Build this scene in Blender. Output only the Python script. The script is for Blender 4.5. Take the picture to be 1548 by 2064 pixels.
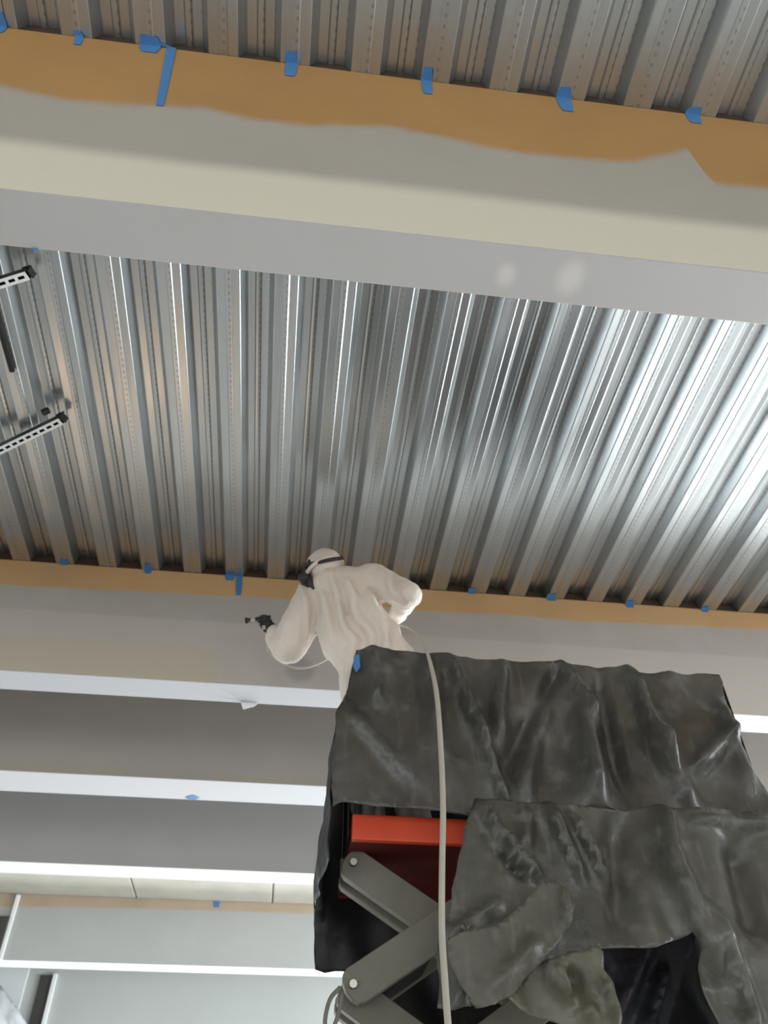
import bpy, bmesh, math, random
from mathutils import Vector, Matrix, noise
from mathutils.geometry import delaunay_2d_cdt
random.seed(7)
C = bpy.context.scene.collection
for o in list(bpy.data.objects): bpy.data.objects.remove(o)

# ------------------------------------------------------------------ camera
CZ = 1.6                                    # camera height over the floor
F = 1656.0
pit, yaw, rol = [math.radians(a) for a in (43.347, 6.975, -0.263)]
cy, sy, cp, sp = math.cos(yaw), math.sin(yaw), math.cos(pit), math.sin(pit)
fwd = Vector((sy*cp, cy*cp, sp)); rt = Vector((cy, -sy, 0)); up = rt.cross(fwd)
cr, sr = math.cos(rol), math.sin(rol)
AX, AY, AZ = rt*cr+up*sr, -rt*sr+up*cr, -fwd
cam = bpy.data.cameras.new('camera'); camo = bpy.data.objects.new('camera', cam); C.objects.link(camo)
cam.sensor_fit = 'VERTICAL'; cam.sensor_height = 36.0; cam.lens = F/2064*36.0; cam.clip_end = 200
m = Matrix((AX, AY, AZ)).transposed().to_4x4(); m.translation = (0, 0, CZ); camo.matrix_world = m
bpy.context.scene.camera = camo
cam.dof.use_dof = True; cam.dof.focus_distance = 2.5; cam.dof.aperture_fstop = 3.8      # slightly soft handheld shot
def ray(x, y):
    a, b = (x-774)/F, -(y-1032)/F
    return AX*a + AY*b - AZ
def P(x, y, Y):                              # point seen at pixel x,y on the plane at depth Y
    r = ray(x, y); t = Y/r.y
    return Vector((r.x*t, Y, r.z*t+CZ))
def PZ(x, y, Z):                             # point seen at pixel x,y at height Z over the camera
    r = ray(x, y); t = Z/r.z
    return Vector((r.x*t, r.y*t, Z+CZ))

# ------------------------------------------------------------------ world, light, exposure
sc = bpy.context.scene
sc.view_settings.view_transform = 'Standard'; sc.view_settings.look = 'None'
sc.view_settings.gamma = 1; sc.view_settings.use_curve_mapping = False
sc.view_settings.exposure = 0.0
w = bpy.data.worlds.new('overcast_sky'); sc.world = w; w.use_nodes = True
bg = w.node_tree.nodes['Background']; bg.inputs[0].default_value = (.80, .90, 1, 1); bg.inputs[1].default_value = 1.0
def area(name, loc, direction, sx, sz, power, col=(1, 1, 1)):
    l = bpy.data.lights.new(name, 'AREA'); l.shape = 'RECTANGLE'; l.size = sx; l.size_y = sz; l.energy = power; l.color = col
    o = bpy.data.objects.new(name, l); C.objects.link(o); o.location = loc
    o.rotation_euler = Vector(direction).to_track_quat('-Z', 'Y').to_euler(); return o
WALL_R, WALL_L, WALL_B, WALL_F = 10.5, -9.0, -6.0, 13.6
DAY = (.90, .96, 1.0)
# daylight entering through the window openings of the right and far walls
for y, pw in ((1.5, 250), (5.0, 300), (8.5, 1500)):
    area('window_daylight', (WALL_R-.02, y, 1.9), (-1, 0, 0), 2.6, 2.2, pw, DAY)
for x, pw in ((-6, 130), (-1.5, 150), (3.0, 170), (7.5, 900)):
    area('window_daylight', (x, WALL_F-.02, 1.8), (0, -1, 0), 3.6, 2.2, pw, DAY)
area('window_daylight', (WALL_L+.02, -3.5, 1.9), (1, 0, 0), 2.6, 2.2, 150, DAY)
for x in (-5.5, 0.5, 6.5):  # fill added behind the camera to brighten the near beam faces
    area('window_daylight', (x, WALL_B+.02, 2.0), (0, 1, 0), 4.0, 2.4, 118, (1, .98, .95))

# ------------------------------------------------------------------ material helpers
class N:
    def __init__(s, name):
        s.m = bpy.data.materials.new(name); s.m.use_nodes = True; s.t = s.m.node_tree
        s.b = s.t.nodes['Principled BSDF']; s._co = None
    def nd(s, typ, ins=None, **kw):
        n = s.t.nodes.new(typ)
        for k, v in kw.items(): setattr(n, k, v)
        for k, v in (ins or {}).items():
            if hasattr(v, 'is_linked'): s.t.links.new(v, n.inputs[k])
            else: n.inputs[k].default_value = v
        return n
    def co(s):
        if s._co is None: s._co = s.nd('ShaderNodeTexCoord').outputs['Object']
        return s._co
    def xyz(s): return s.nd('ShaderNodeSeparateXYZ', {0: s.co()}).outputs
    def math(s, op, a, b=0.0, c=None):
        d = {0: a, 1: b}
        if c is not None: d[2] = c
        return s.nd('ShaderNodeMath', d, operation=op).outputs[0]
    def rng(s, v, a, b, c=0.0, d=1.0, smooth=True):
        return s.nd('ShaderNodeMapRange', {0: v, 1: a, 2: b, 3: c, 4: d}, interpolation_type='SMOOTHSTEP' if smooth else 'LINEAR').outputs[0]
    def mix(s, f, a, b):
        n = s.nd('ShaderNodeMix', data_type='RGBA')
        for i, v in ((0, f), (6, a), (7, b)):
            if hasattr(v, 'is_linked'): s.t.links.new(v, n.inputs[i])
            else: n.inputs[i].default_value = v if i == 0 else (*v[:3], 1)
        return n.outputs[2]
    def noise(s, scale, detail=3, vec=None, sc3=None, rough=.5):
        v = vec or s.co()
        if sc3: v = s.nd('ShaderNodeMapping', {0: v, 3: sc3}).outputs[0]
        return s.nd('ShaderNodeTexNoise', {'Vector': v, 'Scale': scale, 'Detail': detail, 'Roughness': rough}).outputs[0]
    def bump(s, h, strength=.3, dist=.01):
        n = s.nd('ShaderNodeBump', {'Height': h, 'Strength': strength, 'Distance': dist})
        s.t.links.new(n.outputs[0], s.b.inputs['Normal']); return n
    def set(s, **kw):
        for k, v in kw.items():
            k = {'color': 'Base Color', 'rough': 'Roughness', 'metal': 'Metallic', 'spec': 'Specular IOR Level', 'sheen': 'Sheen Weight', 'sub': 'Subsurface Weight', 'trans': 'Transmission Weight', 'alpha': 'Alpha'}[k]
            if hasattr(v, 'is_linked'): s.t.links.new(v, s.b.inputs[k])
            else: s.b.inputs[k].default_value = (*v, 1) if isinstance(v, tuple) and len(v) == 3 else v
        return s
def lin(r, g, b):
    f = lambda c: (c/255/12.92) if c < 10 else ((c/255+.055)/1.055)**2.4
    return (f(r), f(g), f(b))
def simple(name, col, rough=.5, metal=0., var=.12, scale=8, bump=.15):
    n = N(name); ns = n.noise(scale, 4)
    n.set(color=n.mix(ns, tuple(c*(1-var) for c in col), tuple(min(1, c*(1+var)) for c in col)), rough=rough, metal=metal)
    if bump: n.bump(n.noise(scale*6, 3), bump, .004)
    return n.m

HD = 3.83                                    # deck underside over the camera
PITCH = .3048
X0 = -.5255
B = {1: (.3349, .3862, .642), 2: (1.2623, 1.3238, .7612), 3: (1.644, 1.740, .7612), 4: (2.144, 2.2225, .7612), 5: (3.117, 3.199, .790)}
B = {k: tuple(HD*q for q in v) for k, v in B.items()}
DECKZ = HD+CZ

def galvanized():
    n = N('galvanized_steel'); x, y, z = n.xyz()
    ph = n.math('FRACT', n.math('DIVIDE', n.math('SUBTRACT', x, X0-PITCH*100), PITCH))     # 0 at a flute centre
    streak = n.noise(1, 3, sc3=(9, .35, 9)); fine = n.noise(1, 4, sc3=(60, 5, 60)); spang = n.noise(30, 3)
    blot = n.noise(1.1, 2)
    col = n.mix(streak, (.37, .39, .40), (.62, .64, .65))
    col = n.mix(n.rng(spang, .35, .7), col, n.mix(.5, col, (.50, .53, .53)))
    # rows of pressed embossments on the webs and along the upper flat
    dots = n.rng(n.math('SINE', n.math('MULTIPLY', y, 2*math.pi/.042)), .1, .7)
    def band(c, wd): return n.rng(n.math('ABSOLUTE', n.math('SUBTRACT', ph, c)), wd, wd*.6)
    rows = n.math('MAXIMUM', n.math('MAXIMUM', band(.262, .022), band(.738, .022)), band(.415, .012))
    emb = n.math('MULTIPLY', dots, rows)
    col = n.mix(n.math('MULTIPLY', emb, .32), col, (.10, .11, .11))
    # brown fireproofing overspray inside the flutes next to each beam face
    upz = n.rng(z, DECKZ+.012, DECKZ+.05)
    br = None
    wob = n.math('MULTIPLY', n.math('SUBTRACT', n.noise(9, 3), .5), .12)
    for k in (1, 2, 3, 4):
        d = n.math('SUBTRACT', B[k][0], n.math('ADD', y, wob))
        t = n.math('MULTIPLY', n.rng(d, .34 if k > 1 else .12, .16 if k > 1 else .05), n.rng(d, -.6, -.5))
        br = t if br is None else n.math('MAXIMUM', br, t)
    br = n.math('MULTIPLY', br, upz)
    col = n.mix(n.math('MULTIPLY', br, .95), col, (.055, .030, .014))
    n.set(color=col, metal=n.math('SUBTRACT', .92, n.math('MULTIPLY', br, .92)),
          rough=n.math('ADD', n.rng(blot, .3, .7, .29, .37), n.math('MULTIPLY', br, .5)))
    h = n.math('ADD', n.math('MULTIPLY', n.noise(1, 2, sc3=(14, 1.6, 14)), 1.0), n.math('MULTIPLY', fine, .12))
    h = n.math('ADD', h, n.math('MULTIPLY', emb, -.2))
    n.bump(h, .35, .006)
    return n.m
M = {}
M['galv'] = galvanized()

def curve_mask(n, x, z, pts, soft, wob=0.0, wscale=6):
    """1 above the border that runs through the points (X, Z)."""
    xs = [p[0] for p in pts]; zs = [p[1] for p in pts]
    a, b, lo, hi = min(xs), max(xs), min(zs), max(zs)+1e-4
    fc = n.nd('ShaderNodeFloatCurve', {1: n.rng(x, a, b, smooth=False)})
    cv = fc.mapping.curves[0]
    while len(cv.points) > 2: cv.points.remove(cv.points[0])
    qs = [((X-a)/(b-a), (Z-lo)/(hi-lo)) for X, Z in pts]
    cv.points[0].location = qs[0]; cv.points[1].location = qs[-1]
    for q in qs[1:-1]: cv.points.new(*q)
    for p in cv.points: p.handle_type = 'VECTOR'
    fc.mapping.update()
    v = n.math('ADD', n.math('MULTIPLY', fc.outputs[0], hi-lo), lo)
    d = n.math('SUBTRACT', z, v)
    if wob: d = n.math('ADD', d, n.math('MULTIPLY', n.math('SUBTRACT', n.noise(wscale, 3), .5), wob))
    return n.rng(d, -soft, soft)
def beam_paint(name, k, grey, orange_pts=None, soft=.03, extra=None, orange=(.40, .225, .075)):
    n = N(name); x, y, z = n.xyz()
    col = n.mix(n.noise(2.2, 4), tuple(c*.94 for c in grey), tuple(c*1.06 for c in grey))
    if extra: col = extra(n, x, y, z, col)
    if orange_pts:
        Y = B[k][0]
        pts = [(P(a, b, Y).x, P(a, b, Y).z) for a, b in orange_pts]
        msk = curve_mask(n, x, z, pts, soft, soft*1.2)
        oc = n.mix(n.noise(2.5, 4), tuple(c*.88 for c in orange), tuple(c*1.15 for c in orange))
        col = n.mix(msk, col, oc)
    n.set(color=col, rough=.75)
    n.bump(n.noise(1, 4, sc3=(2, 2, 40)), .12, .004)
    return n.m

def ex1(n, x, y, z, col):
    e = n.math('MULTIPLY', n.math('SUBTRACT', n.noise(1.5, 2), .5), .05)
    t = n.rng(n.math('ADD', z, e), 2.778+CZ+.055, 2.778+CZ-.055)
    col = n.mix(t, col, (.60, .545, .435))
    # soffit: cooler grey board with two pale filler smudges
    so = n.rng(z, B[1][2]+CZ+.004, B[1][2]+CZ+.001)
    soc = n.mix(n.noise(2, 3), (.40, .385, .37), (.45, .43, .42))
    for px, py, r in ((1020, 555, .035), (1150, 560, .05)):
        q = PZ(px, py, B[1][2])
        dx = n.math('SUBTRACT', x, q.x); dy = n.math('SUBTRACT', y, q.y)
        d = n.math('SQRT', n.math('ADD', n.math('MULTIPLY', dx, dx), n.math('MULTIPLY', n.math('MULTIPLY', dy, dy), .5)))
        soc = n.mix(n.math('MULTIPLY', n.rng(d, r*1.3, r*.3), .6), soc, (.62, .58, .55))
    return n.mix(so, col, soc)
M['b1'] = beam_paint('primed_plaster_near', 1, (.36, .325, .28),
    [(-300, 150), (0, 172), (125, 200), (280, 212), (410, 215), (500, 240), (625, 252), (774, 255), (874, 272), (999, 300), (1124, 317), (1274, 325), (1349, 310), (1386, 301), (1437, 370), (1548, 382), (1800, 400)], .045, ex1, (.37, .20, .066))
def ex2(n, x, y, z, col):
    Y = B[2][0]
    a, b = P(200, 1199, Y).z, P(200, 1238, Y).z
    col = n.mix(n.math('MULTIPLY', n.math('MULTIPLY', n.rng(z, b-.012, b+.012), n.noise(3, 3)), .6), col, (.28, .26, .245))
    xr, zt = P(442, 1340, Y).x, P(200, 1290, Y).z
    wb = n.math('MULTIPLY', n.math('SUBTRACT', n.noise(8, 3), .5), .06)
    msk = n.math('MULTIPLY', n.rng(n.math('ADD', x, wb), xr+.012, xr-.012), n.rng(n.math('ADD', z, wb), zt+.03, zt-.03))
    low = n.rng(z, B[2][2]+CZ+.001, B[2][2]+CZ+.004)
    col = n.mix(n.math('MULTIPLY', n.math('MULTIPLY', msk, low), .9), col, (.50, .455, .365))
    q = P(605, 1350, Y)                      # round darker patch low on the face
    dx = n.math('SUBTRACT', x, q.x); dz = n.math('SUBTRACT', z, q.z)
    d = n.math('SQRT', n.math('ADD', n.math('MULTIPLY', dx, dx), n.math('MULTIPLY', dz, dz)))
    col = n.mix(n.math('MULTIPLY', n.math('MULTIPLY', n.rng(d, .13, .06), low), .5), col, (.25, .23, .22))
    return n.mix(low, (.47, .47, .49), col)
M['b2'] = beam_paint('primed_plaster_middle', 2, (.50, .465, .435),
    [(-300, 1165), (0, 1178), (298, 1193), (500, 1203), (837, 1231), (1000, 1238), (1177, 1252), (1548, 1269), (1900, 1285)], .02, ex2, (.54, .34, .165))
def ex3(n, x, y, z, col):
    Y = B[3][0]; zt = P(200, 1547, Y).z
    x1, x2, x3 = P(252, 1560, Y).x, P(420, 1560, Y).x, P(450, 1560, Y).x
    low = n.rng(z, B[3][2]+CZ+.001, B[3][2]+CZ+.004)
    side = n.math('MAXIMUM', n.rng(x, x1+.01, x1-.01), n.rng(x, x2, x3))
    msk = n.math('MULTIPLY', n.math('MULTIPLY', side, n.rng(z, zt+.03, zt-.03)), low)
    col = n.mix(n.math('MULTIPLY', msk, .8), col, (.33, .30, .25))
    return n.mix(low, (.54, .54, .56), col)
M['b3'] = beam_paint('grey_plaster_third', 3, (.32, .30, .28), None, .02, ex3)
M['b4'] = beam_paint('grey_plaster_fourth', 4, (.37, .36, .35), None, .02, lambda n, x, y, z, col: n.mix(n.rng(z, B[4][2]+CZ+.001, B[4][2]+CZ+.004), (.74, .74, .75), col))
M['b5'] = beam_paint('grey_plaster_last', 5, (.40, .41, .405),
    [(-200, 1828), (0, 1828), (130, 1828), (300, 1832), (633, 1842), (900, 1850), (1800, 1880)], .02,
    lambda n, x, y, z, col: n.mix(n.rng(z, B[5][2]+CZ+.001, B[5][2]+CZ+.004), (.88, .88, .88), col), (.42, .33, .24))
M['closure'] = simple('brown_flute_filler', (.05, .028, .014), .9, 0, .3, 12, .5)
M['concrete'] = simple('concrete_topping', (.35, .34, .32), .9, 0, .2, 3, .2)
M['floor'] = simple('pale_concrete_floor', (.50, .49, .47), .55, 0, .15, 1.2, .1)
M['wall'] = simple('light_grey_wall', (.47, .49, .475), .8, 0, .05, 1.5, .05)
M['wallwhite'] = simple('white_wall', (.72, .74, .74), .8, 0, .05, 1.5, .05)
M['plank'] = simple('weathered_pale_panel', (.44, .42, .36), .85, 0, .22, 2.2, .3)
M['tape'] = simple('blue_masking_tape', (.055, .19, .42), .6, 0, .15, 20, .1)
M['strut'] = simple('white_painted_channel', (.85, .87, .87), .35, 0, .05, 20, .05)
M['dark'] = simple('dark_steel', (.035, .035, .033), .5, .4, .2, 12, .1)
M['slot'] = simple('dark_gap', (.05, .048, .042), .8, 0, .2, 12, .1)
M['red'] = simple('red_orange_paint', (.60, .062, .02), .45, 0, .15, 5, .08)
M['darkred'] = simple('grimy_dark_red_paint', (.10, .008, .005), .6, 0, .3, 5, .1)  # red paint darkened to carry the shade under and behind the platform
M['arm'] = simple('dusty_olive_grey_paint', (.15, .142, .112), .6, 0, .25, 6, .15)
M['bolt'] = simple('bare_bolt_steel', (.7, .68, .6), .35, .5, .1, 20, 0)
M['hose'] = simple('tan_rubber_hose', (.42, .385, .32), .5, 0, .12, 14, .08)
M['glove'] = simple('black_rubber_glove', (.016, .016, .018), .5, 0, .2, 20, .1)
M['rubber'] = simple('dark_respirator_rubber', (.025, .02, .02), .5, 0, .2, 20, .1)
M['skin'] = simple('skin', (.42, .24, .17), .55, 0, .06, 20, .05)
M['boot'] = simple('brown_boot_leather', (.10, .06, .035), .6, 0, .2, 12, .2)
M['frame'] = simple('window_frame_aluminium', (.5, .5, .5), .4, .6, .1, 8, 0)
M['wood'] = simple('warm_plywood', (.52, .30, .13), .6, 0, .2, 3, .2)
def tarp_mat(name, c1, c2, dust, rough=(.38, .6)):
    n = N(name); a = n.noise(2.2, 4); b = n.noise(9, 5); c = n.noise(1, 3, sc3=(22, 22, 3))
    col = n.mix(n.rng(a, .3, .7), c1, c2)
    col = n.mix(n.math('MULTIPLY', n.rng(b, .52, .78), .55), col, dust)
    col = n.mix(n.math('MULTIPLY', n.rng(c, .55, .8), .35), col, dust)
    n.set(color=col, rough=n.rng(b, .3, .7, *rough))
    n.bump(n.math('ADD', n.noise(14, 5), n.math('MULTIPLY', n.noise(60, 3), .25)), .35, .012)
    return n.m
M['tarp'] = tarp_mat('grey_black_plastic_sheet', (.038, .036, .031), (.075, .072, .066), (.15, .142, .13), (.30, .5))
M['tarp_low'] = tarp_mat('dusty_grey_plastic_sheet', (.048, .046, .037), (.095, .092, .08), (.20, .19, .165), (.32, .5))
M['tarp_olive'] = tarp_mat('olive_dusty_plastic', (.085, .082, .056), (.14, .135, .10), (.30, .29, .25))
M['tarp_flap'] = tarp_mat('greenish_grey_plastic', (.062, .060, .045), (.115, .11, .088), (.22, .21, .175))
M['tarp_black'] = tarp_mat('black_plastic_sheet', (.004, .004, .004), (.008, .008, .008), (.014, .014, .016), (.55, .7))  # black plastic taken darker still, carrying the shade inside the lift
M['tarp_blue'] = tarp_mat('blue_black_plastic_sheet', (.02, .022, .03), (.045, .047, .06), (.09, .09, .11))
def suit():
    n = N('white_coverall_fabric'); a = n.noise(4, 3)
    n.set(color=n.mix(a, (.66, .585, .515), (.77, .695, .62)), rough=.8, sheen=.2, sub=.0)
    n.bump(n.math('ADD', n.noise(1, 3, sc3=(26, 26, 5)), n.math('MULTIPLY', n.noise(60, 3), .3)), .5, .014)
    return n.m
M['suit'] = suit()
def clear_sheet():
    n = N('milky_plastic_sheet'); n.set(color=(.8, .83, .85), rough=.25, trans=.35)
    n.bump(n.noise(7, 4), .5, .02); return n.m
M['poly'] = clear_sheet()

# ------------------------------------------------------------------ mesh helpers
def obj(name, bm, mat, parent=None, smooth=False, me=None):
    if me is None:
        me = bpy.data.meshes.new(name); bmesh.ops.recalc_face_normals(bm, faces=bm.faces); bm.to_mesh(me); bm.free()
        for q in (mat if isinstance(mat, list) else [mat]): me.materials.append(q)
        if smooth:
            for p in me.polygons: p.use_smooth = True
    o = bpy.data.objects.new(name, me); C.objects.link(o)
    if parent is not None: o.parent = parent; o.matrix_parent_inverse = parent.matrix_basis.inverted()
    return o
def tag(o, label=None, cat=None, group=None, kind=None):
    for k, v in (('label', label), ('category', cat), ('group', group), ('kind', kind)):
        if v: o[k] = v
    return o
def thing(name, label, cat, loc, group=None):
    o = bpy.data.objects.new(name, None); C.objects.link(o); o.location = loc; o.empty_display_size = .1
    return tag(o, label, cat, group)
def add_box(bm, a, b, bev=0.0):
    x0, y0, z0 = a; x1, y1, z1 = b
    r = bmesh.ops.create_cube(bm, size=1.0)
    vs = r['verts']
    for v in vs: v.co = Vector(((x0+x1)/2+v.co.x*(x1-x0), (y0+y1)/2+v.co.y*(y1-y0), (z0+z1)/2+v.co.z*(z1-z0)))
    if bev:
        es = list({e for v in vs for e in v.link_edges})
        bmesh.ops.bevel(bm, geom=es, offset=bev, segments=2, affect='EDGES', profile=.5)
    return bm
def box(a, b, bev=0.0): return add_box(bmesh.new(), a, b, bev)
def add_tube(bm, pts, r, n=12, caps=True):
    pts = [Vector(p) for p in pts]; rs = r if isinstance(r, (list, tuple)) else [r]*len(pts)
    rings = []; ref = None
    for i, p in enumerate(pts):
        t = (pts[min(i+1, len(pts)-1)]-pts[max(i-1, 0)]).normalized()
        if ref is None: ref = Vector((0, 0, 1)) if abs(t.z) < .9 else Vector((1, 0, 0))
        u = (ref - t*ref.dot(t)).normalized(); ref = u; v = t.cross(u)
        rings.append([bm.verts.new(p + (u*math.cos(2*math.pi*k/n)+v*math.sin(2*math.pi*k/n))*rs[i]) for k in range(n)])
    for a, b in zip(rings, rings[1:]):
        for k in range(n): bm.faces.new((a[k], a[(k+1) % n], b[(k+1) % n], b[k]))
    if caps: bm.faces.new(rings[0][::-1]); bm.faces.new(rings[-1])
    return bm
def tube(pts, r, n=12): return add_tube(bmesh.new(), pts, r, n)
def smooth_path(pts, k=8):
    pts = [Vector(p) for p in pts]; out = []
    q = [pts[0]*2-pts[1]]+pts+[pts[-1]*2-pts[-2]]
    for i in range(1, len(q)-2):
        for j in range(k):
            t = j/k; a, b, c, d = q[i-1:i+3]
            out.append(.5*((2*b)+(c-a)*t+(2*a-5*b+4*c-d)*t*t+(3*b-a-3*c+d)*t**3))
    out.append(pts[-1]); return out
def add_capsule(bm, a, b, ra, rb):
    vs = []
    for p, r in ((Vector(a), ra), (Vector(b), rb)):
        vs += [v for v in bmesh.ops.create_icosphere(bm, subdivisions=2, radius=r, matrix=Matrix.Translation(p))['verts']]
    fs = list({f for v in vs for f in v.link_faces})
    bmesh.ops.delete(bm, geom=fs, context='FACES')
    bmesh.ops.delete(bm, geom=list({e for v in vs if v.is_valid for e in v.link_edges}), context='EDGES') if False else None
    vs = [v for v in vs if v.is_valid]
    bmesh.ops.convex_hull(bm, input=vs)
    return bm
def capsule_solid(a, b, ra, rb):
    t = bmesh.new()
    pts = []
    for p, r in ((Vector(a), ra), (Vector(b), rb)):
        s = bmesh.new(); bmesh.ops.create_icosphere(s, subdivisions=2, radius=r); pts += [v.co+p for v in s.verts]; s.free()
    for p in pts: t.verts.new(p)
    r = bmesh.ops.convex_hull(t, input=t.verts)
    bmesh.ops.delete(t, geom=list({g for g in r['geom_interior']+r['geom_unused'] if isinstance(g, bmesh.types.BMVert)}), context='VERTS')
    return t
def ellipsoid(c, r, rot=None, sub=3):
    t = bmesh.new(); bmesh.ops.create_icosphere(t, subdivisions=sub, radius=1)
    R = rot or Matrix.Identity(3)
    for v in t.verts: v.co = R @ Vector((v.co.x*r[0], v.co.y*r[1], v.co.z*r[2])) + Vector(c)
    return t
def blend(name, solids, voxel, smooth_it, mat, parent=None, disp=None):
    """Fuse solids into one continuous skin."""
    me = bpy.data.meshes.new(name); big = bmesh.new()
    for s in solids:
        tm = bpy.data.meshes.new('t'); s.to_mesh(tm); s.free(); big.from_mesh(tm); bpy.data.meshes.remove(tm)
    big.to_mesh(me); big.free()
    o = bpy.data.objects.new(name, me); C.objects.link(o)
    r = o.modifiers.new('r', 'REMESH'); r.mode = 'VOXEL'; r.voxel_size = voxel; r.use_smooth_shade = True
    s = o.modifiers.new('s', 'SMOOTH'); s.factor = .6; s.iterations = smooth_it
    dg = bpy.context.evaluated_depsgraph_get(); dg.update()
    me2 = bpy.data.meshes.new_from_object(o.evaluated_get(dg)); o.modifiers.clear(); o.data = me2; bpy.data.meshes.remove(me)
    me2.name = name
    if disp:
        ns = [v.normal.copy() for v in me2.vertices]
        for v, nn in zip(me2.vertices, ns): v.co = v.co + nn*disp(v.co, nn)
    me2.materials.clear(); me2.materials.append(mat)
    for p in me2.polygons: p.use_smooth = True
    if parent is not None: o.parent = parent; o.matrix_parent_inverse = parent.matrix_basis.inverted()
    return o

# ------------------------------------------------------------------ setting: floor, walls, deck, beams
XL, XR = WALL_L, WALL_R
CEIL = DECKZ+.22
tag(obj('floor', box((XL-.3, WALL_B-.3, -.2), (XR+.3, WALL_F+.5, 0)), M['floor']), kind='structure')
def wall_with_windows(name, axis, at, out, lo, hi, openings, zb, zt, mat):
    """Wall slab with rectangular openings; axis is the direction it runs along."""
    bm = bmesh.new(); t = .25*out
    def b(a0, a1, z0, z1):
        if a1-a0 < 1e-4: return
        if axis == 'y': add_box(bm, (min(at, at+t), a0, z0), (max(at, at+t), a1, z1))
        else: add_box(bm, (a0, min(at, at+t), z0), (a1, max(at, at+t), z1))
    b(lo, hi, 0, zb); b(lo, hi, zt, CEIL)
    c = lo
    for a0, a1 in openings: b(c, a0, zb, zt); c = a1
    b(c, hi, zb, zt)
    o = obj(name, bm, mat); tag(o, kind='structure'); return o
wn = 0
def window(axis, at, out, a0, a1, z0, z1):
    global wn; wn += 1
    bm = bmesh.new(); t = .05
    def b(p0, p1, q0, q1):
        if axis == 'y': add_box(bm, (at+.08*out-.03, p0, q0), (at+.08*out+.03, p1, q1), .005)
        else: add_box(bm, (p0, at+.08*out-.03, q0), (p1, at+.08*out+.03, q1), .005)
    b(a0, a0+t, z0, z1); b(a1-t, a1, z0, z1); b(a0, a1, z0, z0+t); b(a0, a1, z1-t, z1); mm = (a0+a1)/2; b(mm-.025, mm+.025, z0, z1)
    tag(obj('window_%d' % wn, bm, M['frame']), kind='structure')
wall_with_windows('wall_right', 'y', XR, 1, WALL_B, WALL_F, [(.2, 2.8), (3.7, 6.3), (7.2, 9.8)], .8, 3.0, M['wall'])
for a in ((.2, 2.8), (3.7, 6.3), (7.2, 9.8)): window('y', XR, 1, *a, .8, 3.0)
wall_with_windows('wall_left', 'y', XL, -1, WALL_B, WALL_F, [(-4.8, -2.2)], .8, 3.0, M['wallwhite'])
window('y', XL, -1, -4.8, -2.2, .8, 3.0)
wall_with_windows('wall_far', 'x', WALL_F, 1, XL, XR, [(-7.8, -4.2), (-3.3, .3), (1.2, 4.8), (5.7, 9.3)], .7, 2.9, M['wall'])
for a in ((-7.8, -4.2), (-3.3, .3), (1.2, 4.8), (5.7, 9.3)): window('x', WALL_F, 1, *a, .7, 2.9)
wall_with_windows('wall_near', 'x', WALL_B, -1, XL, XR, [(-7.5, -3.5), (-1.5, 2.5), (4.5, 8.5)], .8, 3.2, M['wall'])
for a in ((-7.5, -3.5), (-1.5, 2.5), (4.5, 8.5)): window('x', WALL_B, -1, *a, .8, 3.2)  # unseen windows, added to hold the fill lights behind the camera

ceil = obj('ceiling', box((XL-.25, WALL_B-.25, DECKZ+.082), (XR+.25, WALL_F+.25, CEIL)), M['concrete']); tag(ceil, kind='structure')
# fluted deck sheets, three ribs each, lapped side by side
def deck_profile():
    h = .076; pr = []
    def arc(cx, cz, r, a0, a1, n=4):
        for i in range(n+1):
            a = math.radians(a0+(a1-a0)*i/n); pr.append((cx+r*math.cos(a), cz+r*math.sin(a)))
    r = .007
    pr.append((-.0, 0)); 
    pr.append((.012, 0)); pr.append((.016, .003)); pr.append((.020, 0)) if False else None
    # corner at (.062,0) up to (.094,h)
    th = math.degrees(math.atan2(h, .032))          # web angle
    arc(.062-r*math.tan(math.radians(th/2)), r, r, -90, -90+th)
    arc(.094+r*math.tan(math.radians(th/2)), h-r, r, 90+th, 90) if False else None
    tx = r*math.tan(math.radians(th/2))
    arc(.094+tx, h-r, r, 90+th, 90)
    pr.append((.134, h)); pr.append((.141, h-.010)); pr.append((.1524, h-.012))
    half = pr
    full = half+[(PITCH-x, z) for x, z in reversed(half[:-1])]
    return full
prof = deck_profile()
def deck_sheet_bm(y0, y1, ribs=3):
    bm = bmesh.new(); pts = []
    for i in range(ribs):
        pts += [(x+i*PITCH, z) for x, z in (prof if i == 0 else prof[1:])]
    x_end, z_end = pts[-1]; pts.append((x_end+.018, z_end-.0015))        # side lap
    ys = [y0, y1]; rows = []
    for y in ys: rows.append([bm.verts.new((x, y, z)) for x, z in pts])
    for a in range(len(pts)-1): bm.faces.new((rows[0][a], rows[0][a+1], rows[1][a+1], rows[1][a]))
    return bm
bays = [(WALL_B, B[1][0]+.01), (B[1][1]-.01, B[2][0]+.01), (B[2][1]-.01, B[3][0]+.01), (B[3][1]-.01, B[4][0]+.01)]
SW = PITCH*3
i0 = math.floor((XL-X0)/SW); 
for (y0, y1) in bays:
    me = None; i = i0
    while X0+i*SW < XR:
        x = X0+i*SW
        if me is None:
            o = obj('deck_sheet', deck_sheet_bm(0, y1-y0), M['galv'], None)
            me = o.data
            for p in me.polygons: p.use_smooth = False
        else: o = obj('deck_sheet', None, None, me=me)
        o.location = (x, y0, DECKZ+.0006*(i % 2)); o.parent = ceil
        i += 1
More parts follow.
